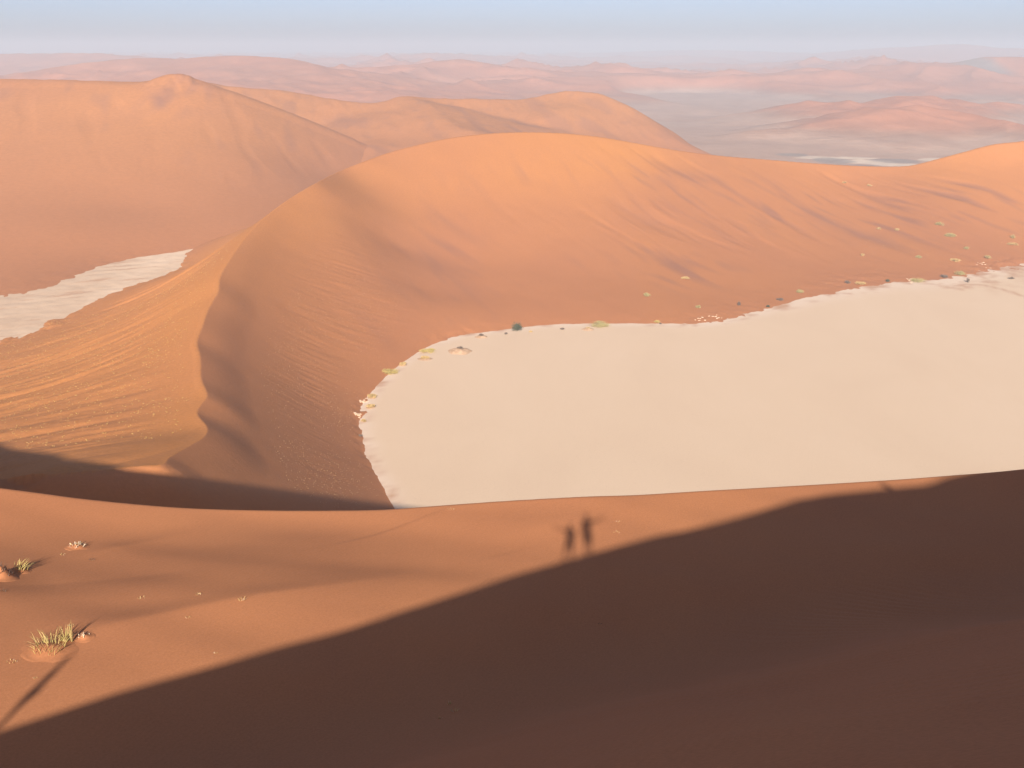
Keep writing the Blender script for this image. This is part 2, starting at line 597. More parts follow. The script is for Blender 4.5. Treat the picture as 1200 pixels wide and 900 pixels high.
# below the pan floor inside the pan
rp += [tuple(onz(px_, py_)[:2]) + (-4.0,) for px_, py_ in ((520, 560), (480, 500), (540, 440), (700, 420), (900, 420), (1100, 380), (1250, 340), (700, 560), (1000, 560))]
FR = TPS(rp)

lp = [tuple(c) for c in CREST[::2]]
lp += [tuple(onz(*p)) for p in ((0, 402), (30, 393), (57, 383), (75, 369), (110, 350), (150, 334), (190, 318), (222, 296), (-120, 420), (-300, 460))]
lp += [tuple(onz(*p)) for p in ((0, 430, 8), (0, 470, 21), (0, 530, 37), (0, 562, 44), (100, 380, 9), (100, 430, 23), (100, 500, 39), (100, 545, 48), (160, 360, 12), (160, 400, 25), (160, 460, 36), (160, 510, 44),
                                (200, 350, 17), (200, 400, 34), (225, 315, 13), (240, 300, 14), (-150, 500, 24), (-150, 570, 40), (290, 255, 20))]
lp += [tuple(onz(*p)[:2]) + (-6.0,) for p in ((100, 335), (30, 365), (180, 303), (-100, 370))]
# the hidden back of the crescent
for px_, d_, z_ in ((330, 900, 4), (420, 1060, 20), (500, 1150, 14), (620, 1220, 12), (760, 1280, 4), (900, 1300, 0), (1000, 1320, 0), (1100, 1340, 4), (1250, 1400, 10), (260, 760, -4), (620, 1400, -12), (1000, 1450, -12), (1300, 1500, -12), (400, 1300, -12)):
    v = ray(px_, 200)
    h = math.hypot(v[0], v[1])
    lp.append((v[0] / h * d_, v[1] / h * d_, z_))
lam = np.r_[np.zeros(len(CREST[::2])), np.full(len(lp) - len(CREST[::2]), .02)]
FL = TPS(lp, lam)


FOOTL = smooth_line(FOOT, 4)


CRS = CREST.copy()
for _ in range(3):
    CRS = np.stack([np.convolve(np.pad(CRS[:, q], 6, mode='edge'), np.ones(13) / 13, 'valid') for q in range(3)], 1)
STREAK = {}


def crescent_h(x, y):
    sd, zc = line_field(x, y, CREST)
    ss_, zs_ = line_field(x, y, CRS)
    right, lft = FR(x, y), FL(x, y)
    # the flank below the sharp crest: an even slip face from crest to foot
    df, _ = line_field(x, y, FOOTL)
    ts = np.maximum(ss_, 0)
    t = ts / (ts + np.abs(df) + 1e-6)
    t = np.where(df > 0, 1 + df / 60.0, t)                 # out on the pan
    ruled = np.where(t < 1, zs_ * np.clip(1 - t, 0, 1) ** 1.12, -(t - 1) * 12)
    wd = (1 - sstep(470, 700, np.hypot(x, y)))
    right = ruled * wd + right * (1 - wd)
    # wind streaks on the inner face: long ribs that run down towards the pan
    zf = np.clip(right / 14.0, 0, 1)
    a = math.radians(-27)
    u, v = x * math.cos(a) - y * math.sin(a), x * math.sin(a) + y * math.cos(a)
    u = u + 10 * noise(x * .008, y * .008, 41)
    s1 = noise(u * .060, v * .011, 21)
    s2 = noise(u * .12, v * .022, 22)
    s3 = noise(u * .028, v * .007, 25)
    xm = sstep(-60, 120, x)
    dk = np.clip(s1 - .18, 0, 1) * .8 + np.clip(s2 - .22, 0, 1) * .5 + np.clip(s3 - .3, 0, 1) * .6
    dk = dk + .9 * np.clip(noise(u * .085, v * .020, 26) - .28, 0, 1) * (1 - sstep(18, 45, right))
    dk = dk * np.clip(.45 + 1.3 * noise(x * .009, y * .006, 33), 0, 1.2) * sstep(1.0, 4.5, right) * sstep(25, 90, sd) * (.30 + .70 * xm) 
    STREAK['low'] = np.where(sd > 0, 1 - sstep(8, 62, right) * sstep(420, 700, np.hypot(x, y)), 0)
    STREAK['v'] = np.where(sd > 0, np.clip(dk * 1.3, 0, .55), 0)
    patchy = np.clip(.55 + .9 * noise(x * .006, y * .008, 31), 0, 1.3)
    rib = -np.clip(s1 - .12, 0, 1) * 1.9 - np.clip(s2 - .15, 0, 1) * .8 - np.clip(s3 - .05, 0, 1) * 1.6
    right = right + 1.05 * zf * patchy * rib * (.06 + .94 * xm) * sstep(0, 30, sd)
    # closer ribs on the flank below the sharp crest
    west = (1 - sstep(-110, -30, x)) * sstep(18, 45, sd) * sstep(3, 12, right) * (1 - sstep(560, 700, y))
    a2 = math.radians(28)
    u2, v2 = x * math.cos(a2) + y * math.sin(a2), -x * math.sin(a2) + y * math.cos(a2)
    u2 = u2 + 3 * noise(x * .03, y * .03, 44)
    right = right + west * (.30 * noise(u2 * .05, v2 * .34, 61) + .12 * noise(u2 * .12, v2 * .8, 62))
    right = right + .25 * fbm(x * .02, y * .02, 3, 51)
    # apron left of the crest: low transverse bands
    b = math.radians(24)
    p, q = x * math.cos(b) + y * math.sin(b), -x * math.sin(b) + y * math.cos(b)
    q = q + 9 * noise(x * .012, y * .012, 71)
    band = noise(p * .016, q * .075, 72) * .85 + noise(p * .02, q * .16, 73) * .5 + noise(p * .06, q * .35, 74) * .20 + noise(p * .3, q * .4, 75) * .10
    am = sstep(4, 40, -sd) * sstep(2, 10, lft) * (1 - sstep(600, 760, y))
    lft = lft + am * band
    # bright facet under the last bend of the crest
    f = smooth_line([onz(90, 553, 49.5), onz(150, 541, 48), onz(195, 529, 45.5), onz(236, 515, 42.3)], 6)
    fs, _ = line_field(x, y, f)
    mid = f[len(f) // 2]
    amp = 1.9 * np.exp(-(np.hypot(x - mid[0], y - mid[1]) / 30) ** 4)
    lft = lft + amp * np.where(fs < 0, (1 - np.exp(-np.abs(fs) / 6)) * np.exp(-np.abs(fs) / 30), 0) * sstep(0, 6, -sd)
    h = np.where(sd > 0, right, lft)
    dd = np.hypot(x, y)
    wr = (1 - sstep(0, 17, np.abs(sd))) * (1 - sstep(520, 680, dd))
    wl = 1 - sstep(0, 3, np.abs(sd))
    w = np.where(sd > 0, np.maximum(wr, 1 - sstep(0, .8, np.abs(sd))), wl)
    h = h * (1 - w) + (zc - np.where(sd > 0, slip(dd), .06) * np.abs(sd)) * w
    # ragged foot at the clay
    rag = .07 + .4 * np.clip(noise(x * .012, y * .012, 83) + .1, 0, 1) + .5 * sstep(290, 340, x) + .25 * sstep(120, 160, -x) + .5 * np.exp(-(np.hypot(x + 58, y - 440) / 16) ** 2)
    h = h + rag * fbm(x * .13, y * .10, 4, 81, .62) * (1 - sstep(.3, 3.5, np.abs(h)))
    tl = smooth_line([onz(62, 384), onz(52, 370), onz(44, 352)], 4)
    td, _ = line_field(x, y, tl)
    h = h + .9 * np.exp(-(td / 5) ** 2)
    return h


azs = np.radians(np.r_[np.arange(-48, -29, .25), np.linspace(-29, 29, 880, endpoint=False), np.arange(29, 48, .5)])
ds = np.r_[np.linspace(215, 470, 260, endpoint=False), np.linspace(470, 800, 250, endpoint=False), np.linspace(800, 1160, 130, endpoint=False), np.linspace(1160, 1560, 30)]
XC, YC = polar(azs, ds)
ZC = crescent_h(XC, YC)
structure(grid_mesh("crescent_dune", XC, YC, ZC, M_mid, attrs={"streak": STREAK['v'], "low": STREAK['low']}), "curved orange dune with a sharp winding crest wrapping round the clay pan")

# ------------------------------------------------------------------ clay pans
pan_fl = [onz(x_, y_) for x_, y_ in ((380, 300), (1500, 250), (1500, 760), (380, 760))]
gx = np.linspace(-100, 900, 330)
gy = np.linspace(220, 870, 240)
X, Y = np.meshgrid(gx, gy)
Zp = .05 * fbm(X * .02, Y * .02, 3, 91)
ch = crescent_h(X, Y)
dust = sstep(-1.6, -.1, ch) * .6
near_rim = sstep(np.where(X > 280, -3.2, -1.2), -.2, ch) * (ch < .6)
sandy = near_rim * np.clip(fbm(X * .07, Y * .05, 4, 97, .65) * .9 + .05 + .35 * sstep(300, 350, X), 0, .75)
vl = smooth_line([onz(1128, 333), onz(1150, 334), onz(1170, 338), onz(1192, 345), onz(1215, 350), onz(1260, 362)], 6)
vd, _ = line_field(X + 3 * noise(X * .06, Y * .06, 98), Y, vl)
sandy = np.maximum(sandy, .65 * np.exp(-(vd / 2.2) ** 2))
structure(grid_mesh("clay_pan", X, Y, Zp, M_pan, attrs={"dust": dust, "sandy": sandy}), "flat pale clay pan below the crescent dune")

gx = np.linspace(-460, -120, 240)
gy = np.linspace(420, 860, 240)
X, Y = np.meshgrid(gx, gy)
q = -X * .45 + Y * .9
Zp = .20 * noise(X * .03, q * .10, 95) + .22 * fbm(X * .1, Y * .1, 3, 96)
structure(grid_mesh("clay_pan", X, Y, Zp, M_pan2, attrs={"dust": np.clip(noise(X * .012, q * .05, 98) * 1.0 - .4, 0, .6), "sandy": np.clip(fbm(X * .03, q * .11, 4, 99, .6) - .35, 0, .5)}), "smaller rippled clay pan behind the left flank")

# ------------------------------------------------------------------ dunes behind
# left dune: a long even slope down to the small clay pan
b1_crest = [(-400, 84, 1490), (-150, 89, 1440), (0, 92, 1400), (90, 93.5, 1380), (180, 94, 1360), (190, 89, 1355), (215, 87.5, 1350), (232, 93, 1345), (270, 106, 1345), (330, 128, 1355), (390, 152, 1370), (440, 173, 1380), (470, 186, 1385), (520, 215, 1390)]
B1 = smooth_line([at(*p) for p in b1_crest], 4)
bp_ = [tuple(c) for c in B1[::3]]
bp_ += [tuple(onz(*p)) for p in ((-300, 352), (-120, 348), (0, 345), (70, 343), (92, 327), (128, 306), (160, 299), (222, 293))]
bp_ += [tuple(onz(290, 262, 8)), tuple(onz(340, 240, 10)), tuple(onz(400, 215, 8))]
for cp, fp in (((-150, 89, 1440), (-120, 348)), ((0, 92, 1400), (0, 345)), ((90, 93.5, 1380), (70, 343)), ((180, 94, 1360), (92, 327)), ((215, 87.5, 1350), (128, 306)), ((270, 106, 1345), (160, 299)),
               ((330, 128, 1355), (222, 293))):
    c, f = at(*cp), onz(*fp)
    for t in (.2, .45, .75):
        bp_.append(toward(c, f, t, c[2] * (1 - t) ** {(160, 299): 1.25, (222, 293): 1.08}.get(fp, 1.4)))
bp_ += [tuple(onz(*p)[:2]) + (-6.0,) for p in ((60, 380), (160, 325), (-120, 390))]
BF = TPS(bp_, .008)
bb = [tuple(c) for c in B1[::3]]
bb += [tuple(at(px_, 170, 1650)[:2]) + (-5.0,) for px_ in (350, 450, 550)]
for px_, d_, z_ in ((-400, 1850, 30), (0, 1750, 30), (200, 1750, 20), (300, 1650, 10),  (200, 2000, -20), (-300, 2000, -20), (450, 1600, -20)):
    v = ray(px_, 200)
    h = math.hypot(v[0], v[1])
    bb.append((v[0] / h * d_, v[1] / h * d_, z_))
BB = TPS(bb, .01)


def back_h(x, y):
    sd, zc = line_field(x, y, B1)
    f = BF(x, y)
    zf = sstep(8, 40, f)
    f = f + zf * (-np.clip(noise(x * .03 + y * .012, y * .010, 101) - .2, 0, 1) * 2.2 * sstep(900, 1050, y) + .6 * fbm(x * .008, y * .008, 3, 103))
    pk = at(208, 92, 1340)
    f = f + 2.2 * fbm(x * .05, y * .03, 3, 104) * np.exp(-(np.hypot(x - pk[0], (y - pk[1]) * .5) / 26) ** 2)
    f = f + .2 * fbm(x * .08, y * .08, 3, 105, .6) * (1 - sstep(.5, 4, f))
    h = np.where(sd > 0, f, BB(x, y))
    w = 1 - sstep(0, 40, np.abs(sd))
    return h * (1 - w) + (zc + (f - BF(x, y)) - .12 * np.abs(sd)) * w


azs = np.radians(np.r_[np.arange(-46, -29, .3), np.linspace(-29, 0, 420)])
ds = np.r_[np.linspace(540, 1000, 150, endpoint=False), np.linspace(1000, 1480, 150, endpoint=False), np.linspace(1480, 2000, 20)]
X, Y = polar(azs, ds)
ZB = back_h(X, Y)
pk = at(208, 97, 1290)
stb = np.clip(noise(X * .05, Y * .016, 131) * .9 + .25, 0, .7) * np.exp(-(((X - pk[0]) / 34) ** 2 + ((Y - pk[1]) / 75) ** 2)) * .8
stb = stb + np.clip(noise(X * .045 + Y * .012, Y * .012, 132) - .3, 0, 1) * .6 * sstep(1000, 1150, Y)
structure(grid_mesh("back_dune", X, Y, ZB, M_back, attrs={"streak": np.clip(stb, 0, .7), "low": 1 - sstep(0, 95, ZB)}), "broad orange dune slope behind the small clay pan")


# ridge tool for the farther dunes: crest line with separate near and far slopes, noise ribs on the flanks
def ridge(x, y, pts, near, far, k=6.0):
    L = smooth_line([at(*p) for p in pts], 7)
    L = np.stack([np.convolve(np.pad(L[:, q], 4, mode='edge'), np.ones(9) / 9, 'valid') for q in range(3)], 1)
    dm = np.mean([p[2] for p in pts])
    k = max(6.0, .006 * dm)
    q = 30.0 / dm ** .5 / 30
    x = x + .010 * dm * noise(x * q * .35, y * q * .35, 301)
    y = y + .014 * dm * noise(x * q * .35, y * q * .35, 302)
    L = L[::2]
    out = np.full(x.shape, -200.0)
    dd = np.hypot(x, y)
    dl = np.hypot(L[:, 0], L[:, 1])
    m = (dd > dl.min() - 140 / near - 200) & (dd < dl.max() + 140 / far + 200)
    xm_, ym_ = x[m], y[m]
    ux, uy = xm_ / dd[m], ym_ / dd[m]
    o = np.full(xm_.shape, -200.0)
    # highest of the flanks that fall away from every stretch of the crest
    for a, b in zip(L[:-1], L[1:]):
        dx, dy = b[0] - a[0], b[1] - a[1]
        t = np.clip(((xm_ - a[0]) * dx + (ym_ - a[1]) * dy) / (dx * dx + dy * dy + 1e-9), 0, 1)
        ex, ey = xm_ - a[0] - t * dx, ym_ - a[1] - t * dy
        e = np.sqrt(ex * ex + ey * ey) + 1e-6
        s_ = .5 * (near + far) - .5 * (near - far) * (ex * ux + ey * uy) / e
        ad = np.sqrt(e * e + k * k) - k
        o = np.maximum(o, a[2] + t * (b[2] - a[2]) - s_ * ad * (1 - .25 * np.clip(ad / 900, 0, 1)))
    out[m] = o
    return out


# smooth orange dunes that close the gap between the left dune and the crescent
azs = np.radians(np.linspace(-24, 24, 520))
ds = np.linspace(960, 2500, 300)
X, Y = polar(azs, ds)
mid = ridge(X, Y, [(150, 97, 1770), (200, 94, 1760), (260, 99, 1720), (330, 107, 1690), (400, 117, 1650), (440, 121.5, 1630), (455, 116, 1640), (470, 112.5, 1650), (490, 113.5, 1670), (530, 116, 1710),
                   (600, 117.5, 1765), (632, 114.5, 1780), (648, 108.5, 1790), (670, 106.5, 1800), (695, 107, 1800), (714, 112.5, 1790), (733, 124, 1765), (750, 142, 1735), (764, 170, 1700)], .25, 1.1, 4.0)
for sp in ([(474, 113.5, 1648), (500, 124, 1560), (525, 138, 1470), (548, 150, 1400), (575, 165, 1330)],):
    mid = smax(mid, ridge(X, Y, sp, .22, .24, 3.0), 4.0)
mid = np.maximum(mid, -40) + (1.6 * fbm(X * .010, Y * .006, 4, 261) + .8 * (1 - 2 * np.abs(noise(X * .03 + Y * .008, Y * .011, 262)))) * sstep(-5, 20, mid)
stm = np.clip(noise(X * .028 + Y * .006, Y * .009, 263) - .22, 0, 1) * .9 + .5 * np.clip(noise(X * .07, Y * .03, 264) - .3, 0, 1)
structure(grid_mesh("back_dune", X, Y, mid, M_back, attrs={"streak": np.clip(stm, 0, .3), "low": 1 - sstep(0, 70, mid)}), "smooth orange dunes rising behind the crescent dune")

azs = np.radians(np.r_[np.arange(-180, -34, 3.0), np.linspace(-34, -29, 20, endpoint=False), np.linspace(-29, 29, 760, endpoint=False), np.linspace(29, 34, 20, endpoint=False), np.arange(34, 180, 3.0)])
ds = np.r_[np.linspace(1150, 3200, 190, endpoint=False), np.geomspace(3200, 30000, 280, endpoint=False), np.geomspace(30000, 160000, 30)]
X, Y = polar(azs, ds)
D = np.hypot(X, Y)
base = -12 + 6 * fbm(X * .0009, Y * .0009, 4, 201)
# dune fields: asymmetric crests, denser far away
wx, wy = X + 500 * noise(X * .0004, Y * .0004, 210), Y + 500 * noise(X * .0004, Y * .0004, 211)
rn = 1 - np.abs(noise(wx * .00055, wy * .00036, 212)) * 1.6
rn2 = 1 - np.abs(noise(wx * .0015, wy * .0011, 213)) * 1.7
cover = sstep(-.35, .25, noise(X * .00022 + 3.1, Y * .00016, 214) + .30 * sstep(3500, 9000, D) + .15 * sstep(-600, 1500, -X))
field = cover * (np.clip(rn, 0, 1) ** 2 * 66 + np.clip(rn2, 0, 1) ** 2 * 34) * sstep(2500, 3600, D)
rn3 = 1 - np.abs(noise(wx * .0036, wy * .0026, 217)) * 1.8
field = field + cover * sstep(2500, 3600, D) * (1 - .5 * sstep(9000, 16000, D)) * np.clip(rn3, 0, 1) ** 2 * 24
field = field + sstep(2300, 3200, D) * 12 * np.clip(fbm(wx * .003, wy * .002, 3, 216), 0, 2)
field = field * (1 - .25 * sstep(12000, 30000, D))
flatm = np.zeros(X.shape)
for (px_, py_, wx_, d0_, d1_) in ((835, 112, 100, 3000, 4300), (980, 165, 210, 1500, 2250), (880, 128, 110, 2300, 2900)):
    v = ray(px_, py_)
    h_ = math.hypot(v[0], v[1])
    dm_ = .5 * (d0_ + d1_)
    cx_, cy_ = v[0] / h_ * dm_, v[1] / h_ * dm_
    flatm = np.maximum(flatm, 1 - sstep(.6, 1.3, ((X - cx_) / (wx_ / FPX * dm_)) ** 2 + ((Y - cy_) / (.5 * (d1_ - d0_))) ** 2 + .35 * noise(X * .002, Y * .002, 219)))
H = base + field * (1 - .93 * flatm)
parts = [
    # pinkish dune behind the left dune
    ([(-60, 100, 4200), (40, 84, 4100), (90, 75, 4000), (150, 69, 3950), (185, 67.5, 3900), (205, 71, 3850), (240, 67, 3800), (270, 64.5, 3750), (310, 66, 3700), (350, 74, 3600), (400, 92, 3400), (450, 112, 3100)], .13, .25),
    ([(-150, 66, 7500), (0, 63, 7000), (60, 62.5, 6800), (130, 62.5, 6600), (180, 70, 6200), (230, 80, 5800)], .12, .2),
    # star dunes right of centre
    ([(905, 131, 2760), (930, 122, 2750), (960, 117, 2700), (1000, 120, 2600), (1040, 117, 2650), (1066, 112, 2750), (1075, 110.5, 2800), (1120, 116, 2900), (1200, 122, 3000)], .16, .25),
    ([(880, 153, 2080), (960, 143, 2150), (1020, 131, 2220), (1050, 123, 2280), (1063, 121, 2300), (1100, 129, 2280), (1160, 141, 2200), (1260, 150, 2100)], .17, .22),
    # high dunes on the right horizon
    ([(900, 68, 14000), (1000, 59, 13000), (1060, 55, 12500), (1100, 53, 12200), (1128, 51, 12000), (1160, 55.5, 11800), (1200, 57, 11500), (1400, 52, 11000)], .11, .2),
    ([(600, 66, 16000), (700, 62, 15500), (800, 58.5, 15000), (860, 59, 14500), (940, 62, 14000)], .08, .2),
    ([(1060, 88, 5000), (1110, 80, 5000), (1150, 70, 4950), (1170, 65, 4900), (1200, 68, 4900), (1300, 66, 4800)], .22, .25),
    ([(1170, 65, 4900), (1172, 78, 4700), (1160, 90, 4560), (1145, 101, 4400)], .55, .5),
    ([(880, 102, 5000), (960, 90, 5600), (1040, 76, 6600), (1080, 74, 6800)], .12, .2),
    ([(640, 96, 7000), (720, 84, 7600), (790, 77, 8400), (900, 78, 8600), (980, 84, 7800)], .10, .2),
    ([(430, 92, 8000), (520, 86, 8600), (600, 82, 9000), (680, 86, 8200)], .09, .2),
]
rid = np.full(X.shape, -60.0)
vis = np.abs(np.arctan2(X, Y)) < math.radians(45)
xs, ys = X[vis], Y[vis]
rv = np.full(xs.shape, -60.0)
for pts, a_, b_ in parts:
    rr = ridge(xs, ys, pts, a_, b_)
    rv = smax(rv, rr, 5.0)
rib = 5.0 * (1 - 2 * np.abs(noise(xs * .010, ys * .005, 231))) + 3 * noise(xs * .022, ys * .014, 232)
rib = rib + 10 * (1 - 2 * np.abs(noise(xs * .0028, ys * .0017, 233))) * sstep(2400, 4000, np.hypot(xs, ys))
rv = rv + (rib - 4) * sstep(-10, 30, rv) * np.clip((120 - rv) / 60, .25, 1)
rid[vis] = rv
H = smax(H, rid, 6.0)
# keep the ground hidden under the near dunes low
sand = sstep(-10, 28, H) * .9
pl = np.zeros_like(H)
sc_ = np.zeros_like(H)
for (px_, py_, wx_, wy_) in ((952, 184, 26, 2.2), (1020, 187, 30, 2.2), (1055, 190, 30, 2), (1000, 183.5, 30, 1.2), (915, 113, 22, 1.5), (1110, 185, 30, 2)):
    # playas: pale, long and thin, measured in viewer azimuth and distance
    c = onz(px_, py_, -12)
    rx, ry = abs(c[0] - onz(px_ - wx_, py_, -12)[0]), abs(onz(px_, py_ - wy_, -12)[1] - c[1])
    e = ((X - c[0]) / rx) ** 2 + ((Y - c[1]) / ry) ** 2 + .9 * fbm(X * .01, Y * .006, 3, 241)
    pl = np.maximum(pl, 1 - sstep(.6, 1.1, e))
for (px_, py_, wx_, wy_) in ((975, 186, 24, 3), (1045, 186, 26, 2.5), (930, 181, 20, 1.6), (1010, 191, 50, 1.6)):
    c = onz(px_, py_, -12)
    rx, ry = abs(c[0] - onz(px_ - wx_, py_, -12)[0]), abs(onz(px_, py_ - wy_, -12)[1] - c[1])
    e = ((X - c[0]) / rx) ** 2 + ((Y - c[1]) / ry) ** 2 + .9 * fbm(X * .012, Y * .008, 3, 251)
    sc_ = np.maximum(sc_, .8 * (1 - sstep(.5, 1.3, e)))
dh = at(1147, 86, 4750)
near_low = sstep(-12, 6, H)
darkhill = .95 * np.exp(-(((X - dh[0]) / 75) ** 2 + ((Y - dh[1]) / 260) ** 2) ** 2)  # the hill's steep face gets the same dark colour as the scrub patches
structure(grid_mesh("desert_plain", X, Y, H, M_far, wrap=True, attrs={"sand": sand, "playa": pl * (1 - near_low), "scrub_darkhill": np.maximum(sc_ * (1 - near_low), darkhill)}), "hazy plain of dunes and gravel flats running to the horizon")
# ground under everything near, closing the sheet towards the viewer
azs = np.radians(np.arange(-180, 180, 3.0))
X, Y = polar(azs, np.r_[np.geomspace(5, 1300, 40)])
structure(grid_mesh("desert_floor", X, Y, np.full(X.shape, -14.0) - .0 * X, M_far, wrap=True, attrs={"sand": np.full(X.shape, .5), "playa": 0 * X, "scrub_darkhill": 0 * X}), "sand floor under the dunes")

# ------------------------------------------------------------------ haze
HZ = bpy.data.materials.new("haze")
HZ.use_nodes = True
n, l = HZ.node_tree.nodes, HZ.node_tree.links
n.clear()
out = n.new("ShaderNodeOutputMaterial")
pv = n.new("ShaderNodeVolumePrincipled")
pv.inputs['Color'].default_value = (.61, .73, .86, 1)
pv.inputs['Density'].default_value = 0.00019
pv.inputs['Anisotropy'].default_value = 0.0
l.new(pv.outputs[0], out.inputs['Volume'])
bm = bmesh.new()
bmesh.ops.create_cube(bm, size=1)
bmesh.ops.scale(bm, vec=(340000, 340000, 330), verts=bm.verts)
bmesh.ops.translate(bm, vec=(0, 0, 330 / 2 - 90), verts=bm.verts)
me = bpy.data.meshes.new("haze")
bm.to_mesh(me)
bm.free()
me.materials.append(HZ)
hz = bpy.data.objects.new("haze", me)
hz["kind"] = "stuff"
COL.objects.link(hz)

# ------------------------------------------------------------------ plants, hummocks and people
def plain_mat(name, c, c2=None, scale=6.0, rough=.85, trans=0.0):
    m, n, l, b = new_mat(name)
    b.inputs['Roughness'].default_value = rough
    pos = n.new("ShaderNodeTexCoord").outputs['Object']
    t = tex_noise(n, l, pos, scale, 3, .6)
    r = ramp(n, l, t.outputs[0], [(.35, c), (.65, c2 or tuple(v * 1.25 for v in c))])
    l.new(r.outputs[0], b.inputs['Base Color'])
    return m


M_straw = plain_mat("dry_grass", (.50, .35, .15), (.58, .43, .20))
M_goldgreen = plain_mat("gold_green_grass", (.38, .32, .10), (.58, .46, .20), 9)
M_yellow = plain_mat("yellow_bush", (.48, .38, .12), (.56, .44, .18), 1.2)
M_yellowgreen = plain_mat("yellow_green_bush", (.37, .33, .14), (.48, .40, .19), 1.2)
M_darkgreen = plain_mat("grey_green_leaves", (.075, .095, .06), (.12, .14, .085), 1.5)
M_dead = plain_mat("dead_wood", (.11, .08, .065), (.18, .13, .10), 3)
M_palewood = plain_mat("bleached_straw", (.70, .58, .42), (.78, .68, .52), 5)
M_mound = plain_mat("hummock_sand", (.44, .27, .16), (.58, .40, .26), .8)


def tag(o, label, cat, group=None):
    o["label"] = label
    o["category"] = cat
    if group:
        o["group"] = group
    return o


def empty(name, loc):
    o = bpy.data.objects.new(name, None)
    o.empty_display_size = .3
    COL.objects.link(o)
    o.location = loc
    return o


def mesh_obj(name, verts, faces, mat, parent=None, smooth=False):
    me = bpy.data.meshes.new(name)
    me.from_pydata([tuple(map(float, v)) for v in verts], [], faces)
    if smooth:
        me.polygons.foreach_set("use_smooth", [True] * len(faces))
    me.materials.append(mat)
    o = bpy.data.objects.new(name, me)
    COL.objects.link(o)
    if parent:
        o.parent = parent
    return o


def blades(rnd, n, R, H, w, splay, zf=None, spread=1.0, lean=(0, 0)):
    """curved grass blades, three faces deep, tapering to a point"""
    V, F = [], []
    for _ in range(n):
        a, r = rnd.uniform(0, 2 * math.pi), R * math.sqrt(rnd.random()) * spread
        bx, by = math.cos(a) * r, math.sin(a) * r
        h = H * rnd.uniform(.45, 1.0) * (1 - .35 * r / max(R, 1e-6))
        oa = a + rnd.uniform(-.7, .7)
        ox, oy = math.cos(oa) * splay * h * rnd.uniform(.3, 1) + lean[0] * h, math.sin(oa) * splay * h * rnd.uniform(.3, 1) + lean[1] * h
        ta = rnd.uniform(0, math.pi)
        tx, ty = math.cos(ta) * w, math.sin(ta) * w
        z0 = (zf(bx, by) if zf else 0) - .03 * H
        i = len(V)
        for t, ww in ((0, 1), (.4, .85), (.75, .55)):
            x, y, z = bx + ox * t ** 1.7, by + oy * t ** 1.7, z0 + h * (t - .12 * t * t * splay)
            V += [(x - tx * ww, y - ty * ww, z), (x + tx * ww, y + ty * ww, z)]
        V.append((bx + ox, by + oy, z0 + h * (1 - .2 * splay)))
        F += [(i, i + 1, i + 3, i + 2), (i + 2, i + 3, i + 5, i + 4), (i + 4, i + 5, i + 6)]
    return V, F


def hit(px, py, hf, d0, d1, n=1500):
    d = np.linspace(d0, d1, n)
    v = ray(px, py)
    v = v / math.hypot(v[0], v[1])
    x, y, z = v[0] * d, v[1] * d, CAMZ + v[2] * d
    g = hf(x, y)
    k = np.nonzero(g >= z)[0]
    if not len(k):
        return None
    k = k[0]
    return np.array([x[k], y[k], g[k]])


# --- grass clumps on the near slope
def near_tuft(px, py, n, R, H, w, mats, label, seed, splay=.8, group=None, lean=(0, 0), mound=0.0):
    p = hit(px, py, fore_h, 14, 62)
    if p is None:
        return None
    rnd = random.Random(seed)
    root = empty("grass_tuft", p)
    tag(root, label, "grass tuft", group)
    x0, y0 = p[0], p[1]

    def zf(bx, by):
        return float(fore_h(np.array([[x0 + bx]]), np.array([[y0 + by]]))[0, 0]) - p[2]
    g = [[zf(i * R, j * R) for i in (-1, 1)] for j in (-1, 1)]
    gx_, gy_ = (g[0][1] + g[1][1] - g[0][0] - g[1][0]) / (4 * R), (g[1][0] + g[1][1] - g[0][0] - g[0][1]) / (4 * R)

    def zl(bx, by):
        return gx_ * bx + gy_ * by + mound * math.exp(-(bx * bx + by * by) / (R * R * .8))
    V, F = blades(rnd, n, R, H, w, splay, zl, lean=lean)
    mesh_obj("blades", V, F, mats[0], root)["kind"] = "stuff"
    V, F = blades(rnd, max(4, n // 3), R * .9, H * .8, w * .9, splay * 1.3, zl, lean=lean)
    mesh_obj("dry_stems", V, F, mats[1], root)["kind"] = "stuff"
    if mound > 0:
        V, F = [], []
        m, k = 9, 18
        for i in range(m + 1):
            for j in range(k):
                a, r = 2 * math.pi * j / k, R * 1.9 * i / m
                bx, by = math.cos(a) * r, math.sin(a) * r
                z = gx_ * bx + gy_ * by + mound * (math.exp(-(r * r) / (R * R * .8)) - math.exp(-4.5)) + (.02 * noise(np.array(bx * 3 + seed), np.array(by * 3.), 7) if 0 < i < m else 0) - (.03 if i == m else 0)
                V.append((bx, by, z))
        for i in range(m):
            for j in range(k):
                F.append((i * k + j, i * k + (j + 1) % k, (i + 1) * k + (j + 1) % k, (i + 1) * k + j))
        mesh_obj("sand_mound", V, F, M_near, root, True)
    return root


